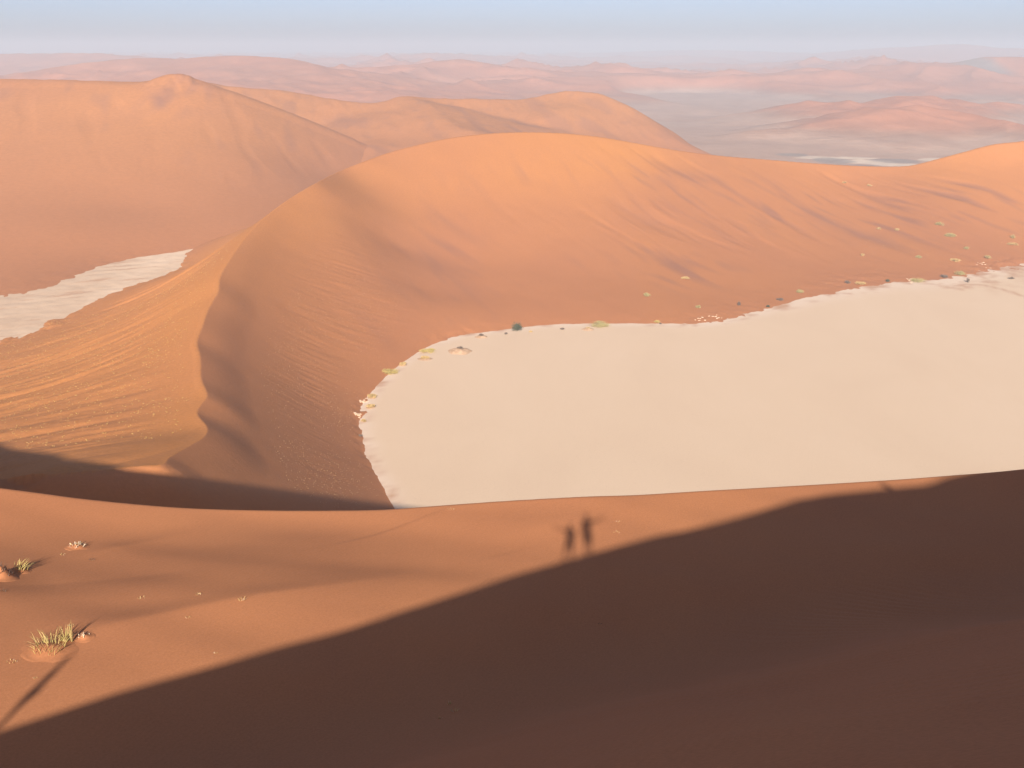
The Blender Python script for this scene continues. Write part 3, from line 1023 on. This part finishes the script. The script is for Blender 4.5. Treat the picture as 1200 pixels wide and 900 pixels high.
near_tuft(58, 762, 65, .50, .80, .009, (M_goldgreen, M_straw), "large gold and green grass clump at the left, largest plant on the near slope", 3, .95, mound=.16, lean=(-.12, -.1))
near_tuft(76, 751, 45, .12, .8, .010, (M_goldgreen, M_straw), "upright green blades standing at the right end of the large grass clump", 4, .5)
near_tuft(99, 747, 12, .20, .16, .014, (M_palewood, M_dead), "low dead tuft with a pale tip in the dark patch right of the large clump", 5, .9, mound=.09)
near_tuft(90, 641, 34, .30, .22, .016, (M_palewood, M_straw), "bleached almost white tuft on the bright sand at the upper left", 6, 1.3, lean=(.3, 0), mound=.12)
near_tuft(24, 669, 34, .24, .55, .013, (M_goldgreen, M_straw), "small leaning green tuft near the left edge beside a dark mound", 7, .7, lean=(.55, 0), mound=.12)
near_tuft(2, 676, 40, .35, .30, .014, (M_dead, M_dead), "dark dead clump on a mound cut by the left edge of the photo", 8, .8, mound=.45)
near_tuft(84, 752, 16, .045, 1.15, .010, (M_goldgreen, M_straw), "few tall thin stalks at the right end of the large clump", 9, .12)
small = [(284, 704, .14, .22, "tiny pale tuft below the middle of the sunlit bench, on the faint ledge line"),
         (232, 697, .12, .10, "flat straw speck left of the tiny tuft on the ledge"),
         (166, 701, .13, .10, "flat straw speck above the shadow tip of the large clump"),
         (220, 724, .08, .07, "straw speck on the ledge line right of the large clump"),
         (253, 766, .07, .05, "small straw speck close above the edge of the big shade"),
         (41, 795, .07, .06, "small pale speck below the large clump"),
         (14, 776, .15, .12, "low pale tuft left of the large clump"),
         (108, 656, .12, .12, "brown speck right of and below the bleached tuft"),
         (74, 650, .10, .10, "pale specks of straw left of the bleached tuft"),
         (3, 693, .12, .12, "pale tuft at the left edge below the dark mound"),
         (83, 734, .12, .10, "pale dry speck above and right of the large clump"),
         (533, 834, .09, .20, "small standing grass stalks in the shade low in the middle"),
         (526, 826, .07, .16, "grass stalk in the shade left of the pair of stalks"),
         (516, 842, .07, .10, "low stalks in the shade, lowest of the little group"),
         (703, 731, .07, .06, "dark speck in the shade below the two human shadows"),
         (725, 612, .16, .07, "flat straw scrap right of the two human shadows"),
         (722, 624, .18, .06, "flat straw scrap lower right of the two human shadows"),
         (528, 597, .20, .08, "flat straw scrap just under the slope edge above the middle")]
for k, (px_, py_, R_, H_, lb) in enumerate(small):
    near_tuft(px_, py_, 14, R_, H_, .008, ((M_straw, M_palewood), (M_dead, M_straw))["dark" in lb or "brown" in lb], lb, 40 + k, .9, group="tiny tufts on the near slope")


# --- shrubs and hummocks round the pan
def shrub(px, py, wpx, hpx, mat, label, seed, mound=None, twig=0, name="desert_shrub", cat="shrub", group="shrubs round the clay pan", leaf=.16, dens=1.0, hf=None):
    p = hit(px, py, hf or (lambda x, y: np.maximum(crescent_h(x, y), 0.0)), 300, 1080)
    if p is None:
        return
    dist = math.hypot(p[0], p[1])
    sc = math.hypot(dist, CAMZ) / FPX
    W, H = wpx * sc, hpx * sc
    rnd = random.Random(seed)
    root = empty(name, p)
    tag(root, label, cat, group)
    zb = -.1
    if mound:
        mw, mh = mound[0] * sc, mound[1] * sc
        V, F = [(0, 0, mh)], []
        m, k = 8, 20
        for i in range(1, m + 1):
            for j in range(k):
                a, r = 2 * math.pi * j / k, i / m
                f = 1 + .22 * float(noise(np.array(math.cos(a) * 1.3 + seed), np.array(math.sin(a) * 1.3), 3))
                V.append((math.cos(a) * r * mw / 2 * f, math.sin(a) * r * mw * .45 * f, mh * (1 - r * r) * (1 + .3 * float(noise(np.array(r * 3 * math.cos(a) + seed), np.array(r * 3 * math.sin(a)), 5))) - .12 * r))
        for j in range(k):
            F.append((0, 1 + j, 1 + (j + 1) % k))
        for i in range(m - 1):
            for j in range(k):
                a0 = 1 + i * k
                F.append((a0 + j, a0 + k + j, a0 + k + (j + 1) % k, a0 + (j + 1) % k))
        mesh_obj("sand_mound", V, F, M_mound, root, True)
        zb = mh * .6
    # foliage: many small leaf faces in clumps over a dome, with gaps
    n = int(dens * (320 + 90 * wpx))
    clumps = []
    for _ in range(14):
        ca, cr_ = rnd.uniform(0, 6.283), .38 * W * math.sqrt(rnd.random())
        clumps.append((math.cos(ca) * cr_, math.sin(ca) * cr_, H * rnd.uniform(.25, .80) * (1 - .5 * (cr_ / (.45 * W)) ** 2), rnd.uniform(.14, .24) * W))
    V, F = [], []
    for _ in range(n):
        cx, cy, cz, cr = rnd.choice(clumps)
        x, y, z = cx + rnd.gauss(0, .55) * cr, cy + rnd.gauss(0, .55) * cr, cz + rnd.gauss(0, .30) * H * .55
        z = min(max(z, .02), H * (1.08 - .6 * ((x * x + y * y) / (W * W * .3))))
        if z < 0:
            continue
        z += zb
        s_ = leaf * rnd.uniform(.6, 1.4)
        d1 = Vector((rnd.gauss(0, 1), rnd.gauss(0, 1), rnd.gauss(0, 1))).normalized() * s_
        d2 = d1.cross(Vector((rnd.gauss(0, 1), rnd.gauss(0, 1), rnd.gauss(0, 1)))).normalized() * s_ * .45
        i = len(V)
        V += [(x - d1.x, y - d1.y, z - d1.z), (x + d2.x, y + d2.y, z + d2.z), (x + d1.x, y + d1.y, z + d1.z), (x - d2.x, y - d2.y, z - d2.z)]
        F.append((i, i + 1, i + 2, i + 3))
    mesh_obj("foliage", V, F, mat, root)["kind"] = "stuff"
    # stems
    V, F = [], []
    for _ in range(10 + twig):
        a, r = rnd.uniform(0, 6.28), rnd.uniform(.1, .42) * W
        e = Vector((math.cos(a) * r, math.sin(a) * r, zb + H * rnd.uniform(.5, 1.0)))
        o = Vector((rnd.gauss(0, .05) * W, rnd.gauss(0, .05) * W, zb - .1))
        t = .05 if wpx < 10 else .08
        i = len(V)
        for q, ww in ((o, t), (o.lerp(e, .5) + Vector((0, 0, .08 * H)), t * .7), (e, t * .25)):
            for b in range(3):
                V.append((q.x + math.cos(b * 2.09) * ww, q.y + math.sin(b * 2.09) * ww, q.z))
        for q in range(2):
            for b in range(3):
                F.append((i + q * 3 + b, i + q * 3 + (b + 1) % 3, i + q * 3 + 3 + (b + 1) % 3, i + q * 3 + 3 + b))
    mesh_obj("stems", V, F, M_dead, root)["kind"] = "stuff"


G, Yw, YG, DW = M_darkgreen, M_yellow, M_yellowgreen, plain_mat("dead_twigs", (.17, .13, .10), (.24, .18, .14), 3)
rows = [
    (606, 387, 13, 11, G, "round grey-green bush at the upper rim of the clay pan, darkest plant there", None, 20),
    (457, 438, 21, 6, Yw, "widest bright yellow bush on the upper left rim of the pan", None, 0),
    (501, 412, 17, 3.5, Yw, "yellow and green bush on the rim between the widest yellow bush and the sandy hummock", None, 0),
    (539, 412, 8, 4, DW, "sandy hummock with a dark dead shrub on top, lying on the pale clay", (30, 3.6), 30),
    (564, 395, 6, 3, DW, "small sandy hummock with dark twigs left of the round grey-green bush", (16, 1.8), 10),
    (498, 421, 9, 3, M_straw, "low brown hummock under the yellow and green bush", (20, 1.2), 6),
    (472, 428, 9, 3, M_straw, "low straw-coloured clump just right of the widest yellow bush", (12, 1.2), 6),
    (703, 382, 24, 5, YG, "long low yellow-green bush on the rim right of the round bush", None, 0),
    (689, 386, 5, 1.5, M_straw, "small orange sand hummock in front of the long low yellow-green bush", (16, 1.8), 4),
    (659, 386, 5, 2.5, DW, "tiny dark twiggy plant on the clay between the round bush and the long low bush", None, 8),
    (593, 392, 4, 2.5, DW, "tiny brown plant just left of and below the round grey-green bush", None, 6),
    (622, 389, 4, 2.0, M_straw, "tiny pale plant just right of the round grey-green bush", None, 6),
    (436, 466, 11, 3.5, M_straw, "brown clump on the left rim, upper of the two on the pan's west end", (12, 1.2), 6),
    (434, 478, 11, 3.5, M_straw, "brown clump on the left rim, lower of the two on the pan's west end", (12, 1.2), 6),
    (426, 494, 6, 3, M_straw, "small brown clump at the ragged western tip of the pan", None, 6),
    (422, 511, 5, 2.5, DW, "tiny dark plant on the rim below the ragged western tip of the pan", None, 6),
    (758, 347, 9, 4, YG, "yellow-green bush alone on the dune face above the middle of the pan rim", None, 0),
    (818, 361, 6, 3.5, YG, "small green bush low on the dune right of the lone yellow-green one", None, 0),
    (770, 378, 7, 2.5, Yw, "small yellow clump on the middle of the upper pan rim", None, 0),
    (774, 380, 3, 2.0, DW, "tiny dark plant under the small yellow clump on the middle rim", None, 4),
    (866, 358, 4, 5.0, DW, "thin dark dead bush on the dune just above the rim right of the pale flakes", None, 24),
    (900, 360, 4, 3, G, "tiny dark green bush between the thin dead bush and the flat dark one", None, 8),
    (914, 352, 8, 3, DW, "flat dark dead bush just above the rim, left of the pale yellow bush", None, 20),
    (937, 343, 9, 4, YG, "pale yellow bush just above the rim right of the flat dark bush", None, 0),
    (993, 332, 7, 4, DW, "dark rounded dead bush on the rim left of the straw patch", None, 20),
    (1009, 333, 12, 3.5, M_straw, "straw-coloured patch on the rim right of the dark rounded bush", None, 0),
    (1076, 330, 17, 4.5, YG, "wide green bush on the rim near the right end, between pale flakes", None, 4),
    (1040, 330, 5, 3, G, "small green bush on the rim left of the wide green bush", None, 4),
    (1106, 325, 9, 3, DW, "dark weathered patch of shrubs in the ragged rim right of the wide green bush", None, 8),
    (1124, 322, 13, 4.5, YG, "yellow-green shrub in the ragged rim at the right, largest there", None, 4),
    (1134, 331, 4, 5.5, DW, "small dark dead tree standing on the clay at the right", None, 24),
    (1185, 327, 7, 2.5, DW, "low dark bush out on the clay near the right edge", None, 8),
    (1157, 303, 8, 4, YG, "green bush on the dune just above the pale flakes at the right", None, 0),
    (1101, 264, 9, 4, YG, "highest green bush on the dune face at the right", None, 0),
    (1113, 277, 12, 4, YG, "wide green bush below the highest one on the dune face", None, 0),
    (1133, 292, 8, 3, YG, "small green bush third down on the right dune face", None, 0),
    (1076, 302, 8, 3, YG, "faint green bush low on the dune left of the straw-coloured one", None, 0),
    (1119, 306, 11, 3, M_straw, "straw-coloured bush low on the dune at the right", None, 0),
    (1187, 279, 7, 4, YG, "upper yellow-green bush of a pair near the right edge", None, 0),
    (1186, 287, 11, 3, M_straw, "lower straw-coloured bush of a pair near the right edge", None, 0),
    (1051, 270, 6, 3, M_straw, "small straw bush on the dune left of the highest green bush", None, 0),
    (1011, 300, 6, 3, M_straw, "small straw bush on the lower dune left of the faint green bush", None, 0),
    (1030, 269, 6, 3, M_straw, "small straw bush further left of the highest green bush", None, 0),
    (1018, 218, 7, 2.5, M_straw, "straw bush high on the dune under the saddle", None, 0),
    (990, 215, 6, 2.5, M_straw, "straw bush high on the dune left of the saddle", None, 0),
    (803, 327, 9, 3, M_straw, "faint ochre bush on the dune above the small green one", None, 0),
]
for k, (px_, py_, w_, h_, mt, lb, md, tw) in enumerate(rows):
    shrub(px_, py_, w_, h_, mt, lb, 100 + k, md, tw, leaf=.22 if w_ > 8 else .15)

# pale curled mud flakes and bleached branches in the ragged rim
def flakes(px, py, n, wpx, label, seed):
    p = hit(px, py, lambda x, y: np.maximum(crescent_h(x, y), 0.0), 300, 1080)
    sc = math.hypot(p[0], p[1]) / FPX
    rnd = random.Random(seed)
    root = empty("mud_flakes", p)
    tag(root, label, "mud flakes", "pale mud flakes along the rim")
    V, F = [], []
    for _ in range(n):
        cx, cy = rnd.gauss(0, .33) * wpx * sc, rnd.gauss(0, .8) * wpx * sc
        z0 = float(max(0.0, crescent_h(np.array([[p[0] + cx]]), np.array([[p[1] + cy]]))[0, 0])) - p[2]
        r = rnd.uniform(.35, .95)
        k = rnd.randint(5, 7)
        i = len(V)
        tilt = rnd.uniform(-.25, .25)
        for top in (1, 0):
            for j in range(k):
                a = 2 * math.pi * j / k
                rr = r * rnd.uniform(.7, 1.2)
                V.append((cx + math.cos(a) * rr, cy + math.sin(a) * rr * .8, z0 + (.22 + tilt * math.cos(a) * rr * .4 if top else -.15)))
        F.append(tuple(range(i, i + k)))
        for j in range(k):
            F.append((i + j, i + k + j, i + k + (j + 1) % k, i + (j + 1) % k))
    mesh_obj("flake_crust", V, F, M_pan, root)["kind"] = "stuff"


flakes(821, 375, 7, 9, "pale flakes on the red sand where the middle rim bends, left group", 1)
flakes(838, 371, 8, 9, "pale flakes on the red sand where the middle rim bends, right group", 2)
flakes(1066, 329, 9, 6, "pale flakes just left of the wide green bush on the rim", 3)
flakes(1150, 310, 10, 10, "bright white flakes on the rim under the green bush at the right", 4)
flakes(425, 470, 9, 6, "pale flakes scattered at the ragged western tip, upper group", 5)
flakes(421, 486, 10, 6, "pale flakes scattered at the ragged western tip, lower group", 6)


# --- grass nobody could count, sprinkled on the flanks
def sprinkle(name, label, npts, region, hf, mat, seed, R=.45, H=.42, w=.05, nb=9):
    rnd = random.Random(seed)
    rg = np.random.default_rng(seed)
    x, y = region(rg, npts)
    z = hf(x, y)
    V, F = [], []
    for X_, Y_, Z_ in zip(x, y, z):
        k = rnd.uniform(.5, 1.35)
        v, f = blades(rnd, nb, R * k, H * k, w, .9)
        i = len(V)
        V += [(a + X_, b + Y_, c + Z_) for a, b, c in v]
        F += [tuple(q + i for q in g) for g in f]
    o = mesh_obj(name, V, F, mat)
    o["kind"] = "stuff"
    o["label"] = label
    return o


def reg_apron(rg, n):
    x, y = rg.uniform(-330, -95, n * 5), rg.uniform(290, 620, n * 5)
    sd, _ = line_field(x, y, CREST)
    h = crescent_h(x, y)
    c = noise(x * .02 + y * .01, y * .05, 401) + rg.uniform(-1.1, 1.1, n * 5)
    m = (sd < -6) & (h > .5) & (c > .05 + .5 * sstep(480, 620, y)) & (x < -95 - .14 * (y - 290) + 30)
    return x[m][:n], y[m][:n]


def reg_flank(rg, n):
    x, y = rg.uniform(-110, 20, n * 8), rg.uniform(300, 640, n * 8)
    sd, _ = line_field(x, y, CREST)
    h = crescent_h(x, y)
    c = noise(x * .03, y * .02, 411) + rg.uniform(-.9, .9, n * 8)
    m = (sd > 22) & (sd < 80) & (h > 1.5) & (c > .12) & (y < 600)
    return x[m][:n], y[m][:n]


def reg_right(rg, n):
    x, y = rg.uniform(180, 480, n * 8), rg.uniform(600, 960, n * 8)
    h = crescent_h(x, y)
    c = noise(x * .02, y * .02, 421) + rg.uniform(-.5, .5, n * 8)
    m = (h > .5) & (h < 26) & (c > .5)
    return x[m][:n], y[m][:n]


sprinkle("dry_grass", "dry yellow grass dotted over the apron left of the sharp crest", 5200, reg_apron, crescent_h, plain_mat("yellow_dry_grass", (.50, .33, .10), (.55, .38, .13)), 5, .34, .42, .06, 5)
sprinkle("dry_grass", "dry pale grass dotted over the ribbed flank right of the sharp crest", 2600, reg_flank, crescent_h, plain_mat("dull_dry_grass", (.44, .27, .12), (.50, .32, .15)), 6, .24, .30, .045, 4)
sprinkle("dry_grass", "sparse dry grass low on the dune face at the right", 110, reg_right, crescent_h, M_straw, 7, .6, .4)

# --- people on the ridge top behind the viewer, whose shadows fall on the slope below
M_skin = plain_mat("skin", (.42, .25, .17), (.46, .28, .19), 3, .6)
M_hair = plain_mat("hair", (.05, .035, .025), (.08, .055, .04), 20, .6)
M_shirt = [plain_mat("shirt_fabric", (.12, .17, .26)), plain_mat("shirt_fabric", (.45, .42, .38)), plain_mat("shirt_fabric", (.25, .09, .07))]
M_short = plain_mat("trouser_fabric", (.16, .14, .11))
M_shoe = plain_mat("shoe_leather", (.08, .07, .06))
M_eye = plain_mat("eye", (.03, .02, .02), (.05, .03, .02), 2, .3)


def skinned(name, verts, edges, radii, root_i, mat, parent, sub=2):
    me = bpy.data.meshes.new(name)
    me.from_pydata(verts, edges, [])
    o = bpy.data.objects.new(name, me)
    COL.objects.link(o)
    o.parent = parent
    md = o.modifiers.new("skin", 'SKIN')
    md.use_smooth_shade = True
    for i, r in enumerate(radii):
        sv = me.skin_vertices[0].data[i]
        sv.radius = r if isinstance(r, tuple) else (r, r)
        sv.use_root = (i == root_i)
    ss = o.modifiers.new("smooth", 'SUBSURF')
    ss.levels = ss.render_levels = sub
    me.materials.append(mat)
    return o


def person(x, y, z, height, label, arms, shirt, yaw=0, lean=0.0, stance=.12):
    k = height / 1.75
    root = empty("person", (x, y, z))
    root.rotation_euler = (0, lean, yaw)
    tag(root, label, "person", None)
    V, E, Rr = [], [], []

    def add(p, r, par=None):
        V.append(tuple(c * k for c in p))
        Rr.append(tuple(c * k for c in r) if isinstance(r, tuple) else r * k)
        if par is not None:
            E.append((par, len(V) - 1))
        return len(V) - 1
    pel = add((0, 0, .95), (.15, .115))
    sp = add((0, 0, 1.12), (.13, .10), pel)
    chs = add((0, 0, 1.32), (.155, .11), sp)
    nb_ = add((0, 0, 1.45), (.075, .07), chs)
    nk = add((0, .01, 1.52), .05, nb_)
    hd = add((0, .02, 1.60), (.070, .085), nk)
    ht = add((0, .015, 1.68), (.072, .088), hd)
    add((0, .01, 1.735), (.045, .055), ht)
    shirtV = []
    for s_, (el, wr) in ((-1, arms[0]), (1, arms[1])):
        sh = add((s_ * .18, 0, 1.42), .055, chs)
        e = add((s_ * .18 + el[0], el[1], 1.42 + el[2]), .042, sh)
        w_ = add((s_ * .18 + wr[0], wr[1], 1.42 + wr[2]), .027, e)
        d = Vector((wr[0] - el[0], wr[1] - el[1], wr[2] - el[2])).normalized()
        P = Vector((s_ * .18 + wr[0], wr[1], 1.42 + wr[2]))
        palm = add(P + d * .06, (.036, .018), w_)
        side = d.cross(Vector((0, 1, 0.2))).normalized()
        for q, (off, ln) in enumerate(((-.030, .075), (-.010, .088), (.010, .082), (.030, .064))):
            a0 = add(P + d * .105 + side * off, .0095, palm)
            a1 = add(P + d * (.105 + ln * .5) + side * off * 1.15 + Vector((0, .008, 0)), .0085, a0)
            add(P + d * (.10 + ln) + side * off * 1.2 + Vector((0, .022, 0)), .007, a1)
        t0 = add(P + d * .035 - side * .038, .011, palm)
        add(P + d * .085 - side * .060 + Vector((0, .012, 0)), .009, t0)
        shirtV.append((V[sh], V[e]))
    for s_ in (-1, 1):
        hp = add((s_ * .09, 0, .88), (.092, .092), pel)
        kn = add((s_ * (.09 + stance * .5), .02, .48), .058, hp)
        an = add((s_ * (.09 + stance), -.02, .09), .038, kn)
        add((s_ * (.09 + stance) + s_ * .015, .14, .035), (.038, .026), an)
    skinned("body", V, E, Rr, 0, M_skin, root)
    # clothes follow the body a little further out
    sv = [(0, 0, .93), (0, 0, 1.12), (0, 0, 1.32), (0, 0, 1.44)]
    sv = [tuple(c * k for c in p) for p in sv]
    se = [(0, 1), (1, 2), (2, 3)]
    sr = [(.165 * k, .13 * k), (.148 * k, .115 * k), (.17 * k, .125 * k), (.10 * k, .085 * k)]
    for (sh, e) in shirtV:
        i = len(sv)
        m_ = tuple(sh[c] + (e[c] - sh[c]) * .7 for c in range(3))
        sv += [sh, m_]
        se += [(2, i), (i, i + 1)]
        sr += [(.068 * k, .068 * k), (.058 * k, .058 * k)]
    skinned("shirt", sv, se, sr, 0, shirt, root)
    tv = [(0, 0, .97), (-.09, 0, .86), (-.09 - stance * .5, .02, .46), (.09, 0, .86), (.09 + stance * .5, .02, .46)]
    tv = [tuple(c * k for c in p) for p in tv]
    skinned("shorts", tv, [(0, 1), (1, 2), (0, 3), (3, 4)], [(.16 * k, .125 * k), (.105 * k, .105 * k), (.082 * k, .085 * k), (.105 * k, .105 * k), (.082 * k, .085 * k)], 0, M_short, root)
    for s_ in (-1, 1):
        q = [tuple(c * k for c in p) for p in ((s_ * (.09 + stance), -.05, .05), (s_ * (.09 + stance) + s_ * .01, .06, .045), (s_ * (.09 + stance) + s_ * .018, .17, .035))]
        skinned("shoe", q, [(0, 1), (1, 2)], [(.045 * k, .045 * k), (.048 * k, .042 * k), (.04 * k, .03 * k)], 0, M_shoe, root, 1)

    def blob(name, c, r, mat, cut=None):
        bm = bmesh.new()
        bmesh.ops.create_uvsphere(bm, u_segments=20, v_segments=14, radius=1)
        for v in bm.verts:
            if cut and v.co.y > .35 and v.co.z < .35:
                v.co.y = .35 + (v.co.y - .35) * .1
            v.co = Vector((v.co.x * r[0] + c[0], v.co.y * r[1] + c[1], v.co.z * r[2] + c[2])) * k
        me = bpy.data.meshes.new(name)
        for f in bm.faces:
            f.smooth = True
        bm.to_mesh(me)
        bm.free()
        me.materials.append(mat)
        o = bpy.data.objects.new(name, me)
        COL.objects.link(o)
        o.parent = root
        return o
    blob("hair", (0, -.012, 1.70), (.086, .095, .085), M_hair, True)
    for s_ in (-1, 1):
        blob("eye", (s_ * .030, .098, 1.645), (.012, .008, .008), M_eye)
        blob("ear", (s_ * .078, .01, 1.635), (.010, .02, .032), M_skin)
    blob("nose", (0, .108, 1.622), (.013, .02, .025), M_skin)
    blob("mouth", (0, .096, 1.583), (.025, .008, .007), M_shirt[2])
    return root


def ridge_z(x, y=CRY):
    return float(fore_h(np.array([[x]]), np.array([[y]]))[0, 0])


def ridge_x(px, py, d):
    S_ = at(px, py, d)
    return float((S_ - SUN_D * ((S_[1] - CRY) / SUN_D[1]))[0])


xr, xl, xt = ridge_x(690, 640, 41.5), ridge_x(666, 645, 41), ridge_x(-52, 872, 26.2)
person(xr, CRY, ridge_z(xr), 1.90, "taller of two people on the ridge top beside the viewer, right arm held up", (((-.05, 0, -.28), (-.04, .05, -.52)), ((.24, .0, .03), (.46, .0, .16))), M_shirt[0], lean=-.05, stance=.01)
person(xl, CRY, ridge_z(xl), 1.68, "shorter of two people on the ridge top beside the viewer, left arm held out", (((-.22, 0, .02), (-.44, 0, .10)), ((.05, 0, -.27), (.04, .05, -.50))), M_shirt[1], lean=.03, stance=.09)
xt -= .55
person(xt, CRY, ridge_z(xt), 1.66, "person walking alone further down the ridge top to the left, arms at the sides", (((-.03, 0, -.28), (-.03, .06, -.53)), ((.03, 0, -.28), (.03, .06, -.53))), M_shirt[2], yaw=1.35, stance=.02, lean=.16)

# a grass clump on the ridge top, whose shadow marks the slope edge at the right
xg = ridge_x(1046, 566, 55)
rt = empty("grass_tuft", (xg, CRY, ridge_z(xg)))
tag(rt, "grass clump standing on the ridge top to the right of the viewer", "grass tuft")
V, F = blades(random.Random(77), 90, .16, .75, .012, .45)
mesh_obj("blades", V, F, M_goldgreen, rt)["kind"] = "stuff"
